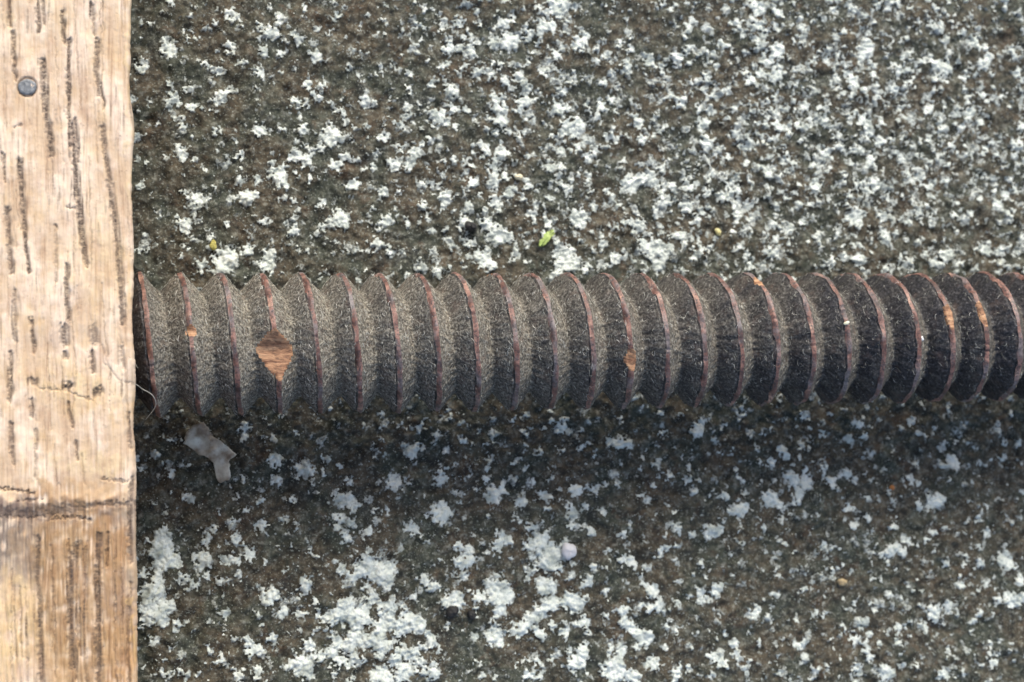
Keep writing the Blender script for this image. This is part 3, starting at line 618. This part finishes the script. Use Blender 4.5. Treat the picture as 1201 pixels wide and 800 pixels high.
    o = mesh_np('wooden_board', verts, np.concatenate(quads), mat_board(), tris=tris, attrs={'tint': np.concatenate(tints), 'groove': np.concatenate(gro)})
    tag(o, 'pale weathered wooden board with dark grain grooves along the left edge', 'board')
    # nail driven into the board
    c = at(32.0, 102.0, ZB); R = 1.62; seg = 28; KN = 0.80
    g = np.random.default_rng(3)
    prof = [(0.0, 0.10), (0.45, 0.13), (0.85, 0.08), (1.15, 0.11), (1.38, 0.07), (1.55, 0.0), (1.62, -0.05), (1.62, -0.6)]
    vv = [(c[0], c[1], ZB + prof[0][1])]; tt = []; qq = []
    for (r, h) in prof[1:]:
        for s in range(seg):
            a = 2 * math.pi * s / seg; w = KN * r * (1 + 0.03 * math.sin(2 * a + 1) + 0.025 * math.sin(5 * a))
            vv.append((c[0] + 1.04 * w * math.cos(a), c[1] + 0.97 * w * math.sin(a), ZB + h + g.normal(0, 0.018)))
    for s in range(seg): tt.append((0, 1 + s, 1 + (s + 1) % seg))
    for l in range(len(prof) - 2):
        for s in range(seg):
            b = 1 + l * seg
            qq.append((b + s, b + seg + s, b + seg + (s + 1) % seg, b + (s + 1) % seg))
    k = Mat('grey_iron', 0.55, 0.5); k.b.inputs['Metallic'].default_value = 0.35
    f = k.noise(0.7, 4, 0.7); k.bump(f, 0.12, 0.8)
    nl = mesh_np('nail', vv, qq, k.base(k.ramp(f, [(0.3, (0.10, 0.108, 0.115)), (0.55, (0.19, 0.20, 0.21)), (0.75, (0.30, 0.305, 0.31))])), o, tris=tt)
    nl['label'] = 'round grey iron nail head'
    return o

# ------------------------------------------------------------------ small things
def tube(name, pts, r, mat, parent=None, sides=6):
    pts = np.array(pts, float)
    # resample smoothly
    t = np.linspace(0, len(pts) - 1, 40); P = np.stack([np.interp(t, np.arange(len(pts)), pts[:, i]) for i in range(3)], 1)
    ker = np.exp(-0.5 * (np.arange(-4, 5) / 2.0) ** 2); ker /= ker.sum()
    Q = np.pad(P, ((4, 4), (0, 0)), 'edge'); P = np.stack([np.convolve(Q[:, i], ker, 'valid') for i in range(3)], 1)
    T = np.gradient(P, axis=0); T /= np.linalg.norm(T, axis=1, keepdims=True)
    B = np.cross(T, [0, 0, 1]); B /= np.linalg.norm(B, axis=1, keepdims=True); Nn = np.cross(B, T)
    n = len(P); rad = r * (0.45 + 0.55 * np.sin(np.linspace(0.35, math.pi - 0.2, n)))
    V = np.concatenate([P[:, None, :] + rad[:, None, None] * np.stack([np.cos(a) * B + np.sin(a) * Nn for a in np.arange(sides) * 2 * math.pi / sides], 1)]).reshape(-1, 3)
    q = [(i * sides + s, i * sides + (s + 1) % sides, (i + 1) * sides + (s + 1) % sides, (i + 1) * sides + s) for i in range(n - 1) for s in range(sides)]
    return mesh_np(name, V, q, mat, parent)

def grain(name, u, v, rx, ry, rot, mat, label, cat, z=None, h=0.7, seed=1, base=0.0, group=None):
    """small rounded grain: a lumpy ellipsoid resting on the stone (or at level z)"""
    p = at(u, v, 0.0 if z is None else z)
    z0 = float(stone_z(p[0], p[1])) + 0.25 if z is None else z
    g = np.random.default_rng(seed); nu, nv = 18, 10; V = []; ca, sa = math.cos(rot), math.sin(rot)
    ph = g.uniform(0, 6, 6)
    for i in range(nv + 1):
        b = -math.pi / 2 + math.pi * i / nv
        for j in range(nu):
            a = 2 * math.pi * j / nu
            k = 1 + 0.10 * math.sin(2 * a + ph[0]) + 0.08 * math.sin(3 * a + ph[1] + b) + 0.06 * math.sin(5 * a + 2 * b + ph[2]) * math.cos(b)
            x = rx * math.cos(b) * math.cos(a) * k; y = ry * math.cos(b) * math.sin(a) * k
            V.append((p[0] + x * ca - y * sa, p[1] + x * sa + y * ca, z0 + base + h * min(rx, ry) * math.sin(b) * (1 + 0.1 * math.sin(3 * a + ph[3]))))
    Q = [(i * nu + j, i * nu + (j + 1) % nu, (i + 1) * nu + (j + 1) % nu, (i + 1) * nu + j) for i in range(nv) for j in range(nu)]
    o = mesh_np(name, V, Q, mat)
    return tag(o, label, cat, group)

def sheet(name, outline, zfun, thick, mat, n=22):
    """thin curled fragment from an outline (pixels on the slab), with real thickness and a bend"""
    pts = np.array([at(u, v, 0.6)[:2] for u, v in outline])
    # radial fill from the centroid
    t = np.linspace(0, len(pts), 64, endpoint=False); ip = np.append(pts, pts[:1], 0)
    rim = np.stack([np.interp(t, np.arange(len(ip)), ip[:, i]) for i in range(2)], 1)
    g = np.random.default_rng(4); rim = rim + g.normal(0, 0.09, rim.shape)
    c = pts.mean(0); V = []; nr = 9
    for s in (1, 0):
        for i in range(nr + 1):
            f = i / nr
            for p in rim:
                q = c + (p - c) * f
                V.append((q[0], q[1], zfun(q[0], q[1], f) + (thick if s else 0.0)))
    m = len(rim); Q = []
    for s in (0, 1):
        o_ = s * (nr + 1) * m
        for i in range(nr):
            for j in range(m):
                a, b = o_ + i * m + j, o_ + i * m + (j + 1) % m
                Q.append((a, a + m, b + m, b) if s == 0 else (a, b, b + m, a + m))
    for j in range(m):
        a, b = nr * m + j, nr * m + (j + 1) % m; L = (nr + 1) * m
        Q.append((a, a + L, b + L, b))
    return mesh_np(name, V, Q, mat)

def build_small():
    # dry flake below the screw
    out = [(215, 520), (219, 507), (229, 498), (238, 494), (244, 502), (249, 511), (262, 520), (277, 533), (268, 541), (271, 561), (260, 567), (253, 560), (252, 545), (244, 537), (230, 531)]
    cc = at(245, 528, 0.6)
    def zf(x, y, f):
        u = (x - cc[0]); v = (y - cc[1])
        a = (u * 0.75 - v * 0.66)                    # along the flake
        b = (u * 0.66 + v * 0.75)                    # across it
        return 1.15 + 0.22 * b - 0.085 * b * b + 0.02 * a * a + 0.22 * math.sin(a * 1.3 + 0.6) + 0.12 * math.sin(2.6 * b + a) + 0.10 * math.sin(3.1 * a - 1.2 * b) + 0.35 * max(0.0, b - 0.4)
    k = Mat('dry_flake', 0.6, 0.35); n = k.noise(2.6, 3); f = k.noise(0.5, 3, 0.65)
    c = k.ramp(n, [(0.36, (0.24, 0.185, 0.13)), (0.48, (0.44, 0.395, 0.31)), (0.64, (0.66, 0.65, 0.55))])
    k.bump(f, 0.12, 0.7); c = k.mix(k.ramp(f, [(0.25, 0.5), (0.42, 0.0)]), c, (0.09, 0.07, 0.055))
    o = sheet('dry_flake', out, zf, 0.22, k.base(c))
    tag(o, 'curled grey brown dry flake on the stone below the screw near the board', 'flake')
    # green leaf crumb
    out = [(632, 290), (633, 282), (640, 273), (648, 269), (650, 275), (644, 281), (640, 287)]
    c2 = at(641, 280, 0.6); zb = float(stone_z(c2[0], c2[1]))
    k = Mat('fresh_green_leaf', 0.5, 0.4); f = k.noise(0.6, 3); k.bump(f, 0.08, 0.6)
    o = sheet('leaf_crumb', out, lambda x, y, f: zb + 0.75 + 0.10 * (x - c2[0]) - 0.12 * (y - c2[1]) ** 2 * 0.5, 0.15,
              k.base(k.ramp(f, [(0.3, (0.30, 0.42, 0.10)), (0.7, (0.50, 0.60, 0.20))])))
    tag(o, 'tiny yellow green leaf crumb on the stone just above the screw', 'leaf')
    # curled fibre at the board's edge
    zb = ZB
    pts = [at(155, 449.5, zb - 0.5), at(161, 451, zb - 1.0), at(167, 457, zb - 2.0), at(174, 459.5, zb - 3.5), at(180, 464, zb - 4.5), at(184, 473, zb - 6.0), at(181, 480, zb - 7.0), at(175, 487, zb - 8.5), at(171, 492, zb - 10)]
    o = tube('loose_fibre', pts, 0.055, mat_plain('pale_fibre', (0.50, 0.48, 0.40), (0.68, 0.66, 0.58), 0.5))
    tag(o, 'thin pale curled fibre sticking out from the board edge', 'fibre')
    # grains on the stone
    M = mat_plain
    grain('pebble', 666, 646, 1.35, 1.75, 0.2, M('lilac_pebble', (0.50, 0.49, 0.50), (0.60, 0.60, 0.62), 1.5, 0.7, 0.04), 'smooth pale lilac grey pebble among white lichen below the screw', 'pebble', seed=2, h=0.75, base=0.35)
    dk = M('dark_pebble_stone', (0.012, 0.012, 0.013), (0.04, 0.038, 0.036), 0.7, 0.6)
    grain('pebble', 530, 717, 1.2, 1.1, 0.3, dk, 'small round black pebble near the bottom, larger of two', 'pebble', seed=3, h=0.8, base=0.35)
    grain('pebble', 553, 721, 0.85, 0.9, 0.8, dk, 'small round black pebble near the bottom, smaller of two', 'pebble', seed=4, h=0.8, base=0.2)
    grain('pebble', 551, 266, 1.0, 1.1, 1.3, dk, 'black round pebble between lichen above the screw', 'pebble', seed=5, h=0.8, base=0.3)
    tn = M('tan_grain_stone', (0.30, 0.22, 0.12), (0.46, 0.37, 0.22), 0.6, 0.7)
    grain('pebble', 988, 683, 0.95, 0.8, 0.4, tn, 'tan pebble on bare brown stone at the lower right', 'pebble', seed=6, h=0.8, base=0.3)
    grain('pebble', 1046, 572, 0.55, 0.5, 0.4, M('orange_grain_stone', (0.32, 0.13, 0.04), (0.44, 0.20, 0.08), 0.6), 'tiny orange pebble below the right end of the screw', 'pebble', seed=7, h=0.9, base=0.2)
    sd_ = M('cream_seed_skin', (0.62, 0.56, 0.38), (0.74, 0.68, 0.50), 0.9, 0.5, 0.03)
    grain('seed', 608, 208, 0.72, 0.65, 0.2, sd_, 'round cream seed among lichen above the middle of the screw', 'seed', seed=8, h=0.95, base=0.45)
    grain('seed', 842, 272, 0.6, 0.75, 0.6, M('yellow_seed_skin', (0.60, 0.52, 0.22), (0.72, 0.66, 0.36), 0.9, 0.5, 0.03), 'small yellow seed above the right half of the screw', 'seed', seed=9, h=0.95, base=0.45)
    grain('yellow_lichen', 250, 288, 1.0, 0.6, 1.35, M('yellow_lichen_crust', (0.30, 0.26, 0.07), (0.55, 0.50, 0.16), 0.5, 0.9, 0.25), 'small mustard yellow lichen tuft near the board above the screw', 'lichen', seed=10, h=0.6, base=0.2)
    # grit lying on the threads
    def on_thread(u, v):
        # first point of the screw's flank along the line of sight
        d = _f + CR * ((u - 600.5) / FPX) - CU * ((v - 400.0) / FPX)
        for t in np.arange(225, 300, 0.02):
            p = CAM + d * t
            r = math.hypot(p[1], p[2] - AXIS_Z)
            if r > RMAJ + 0.1: continue
            phi = math.atan2(p[2] - AXIS_Z, p[1]) - math.pi / 2
            vq = ((p[0] - CX0) / PP - phi / (2 * math.pi) + 0.5) % 1.0
            tt = min(1, max(0, (abs(vq - 0.5) - 0.056) / 0.444)); tt = tt if tt < 0.88 else tt - (tt - 0.88) ** 2 / 0.24
            if r <= RMAJ - DEPTH * tt: return p
        return p
    p = on_thread(993, 379); grain('grit', 993, 379, 0.55, 0.36, 0.3, M('cream_grit', (0.60, 0.57, 0.40), (0.72, 0.70, 0.54), 0.6), 'cream crumb lying on the thread right of the middle', 'grit', z=p[2] + 0.15, h=0.8, seed=12)
    p = on_thread(1081, 397); grain('grit', 1081, 397, 0.36, 0.42, 0.6, M('white_grit', (0.75, 0.76, 0.76), (0.82, 0.83, 0.83), 0.6), 'tiny white crystal in the thread near the right end', 'grit', z=p[2] + 0.15, h=0.8, seed=13)

build_stone()
build_lichen()
build_screw()
build_board()
build_small()
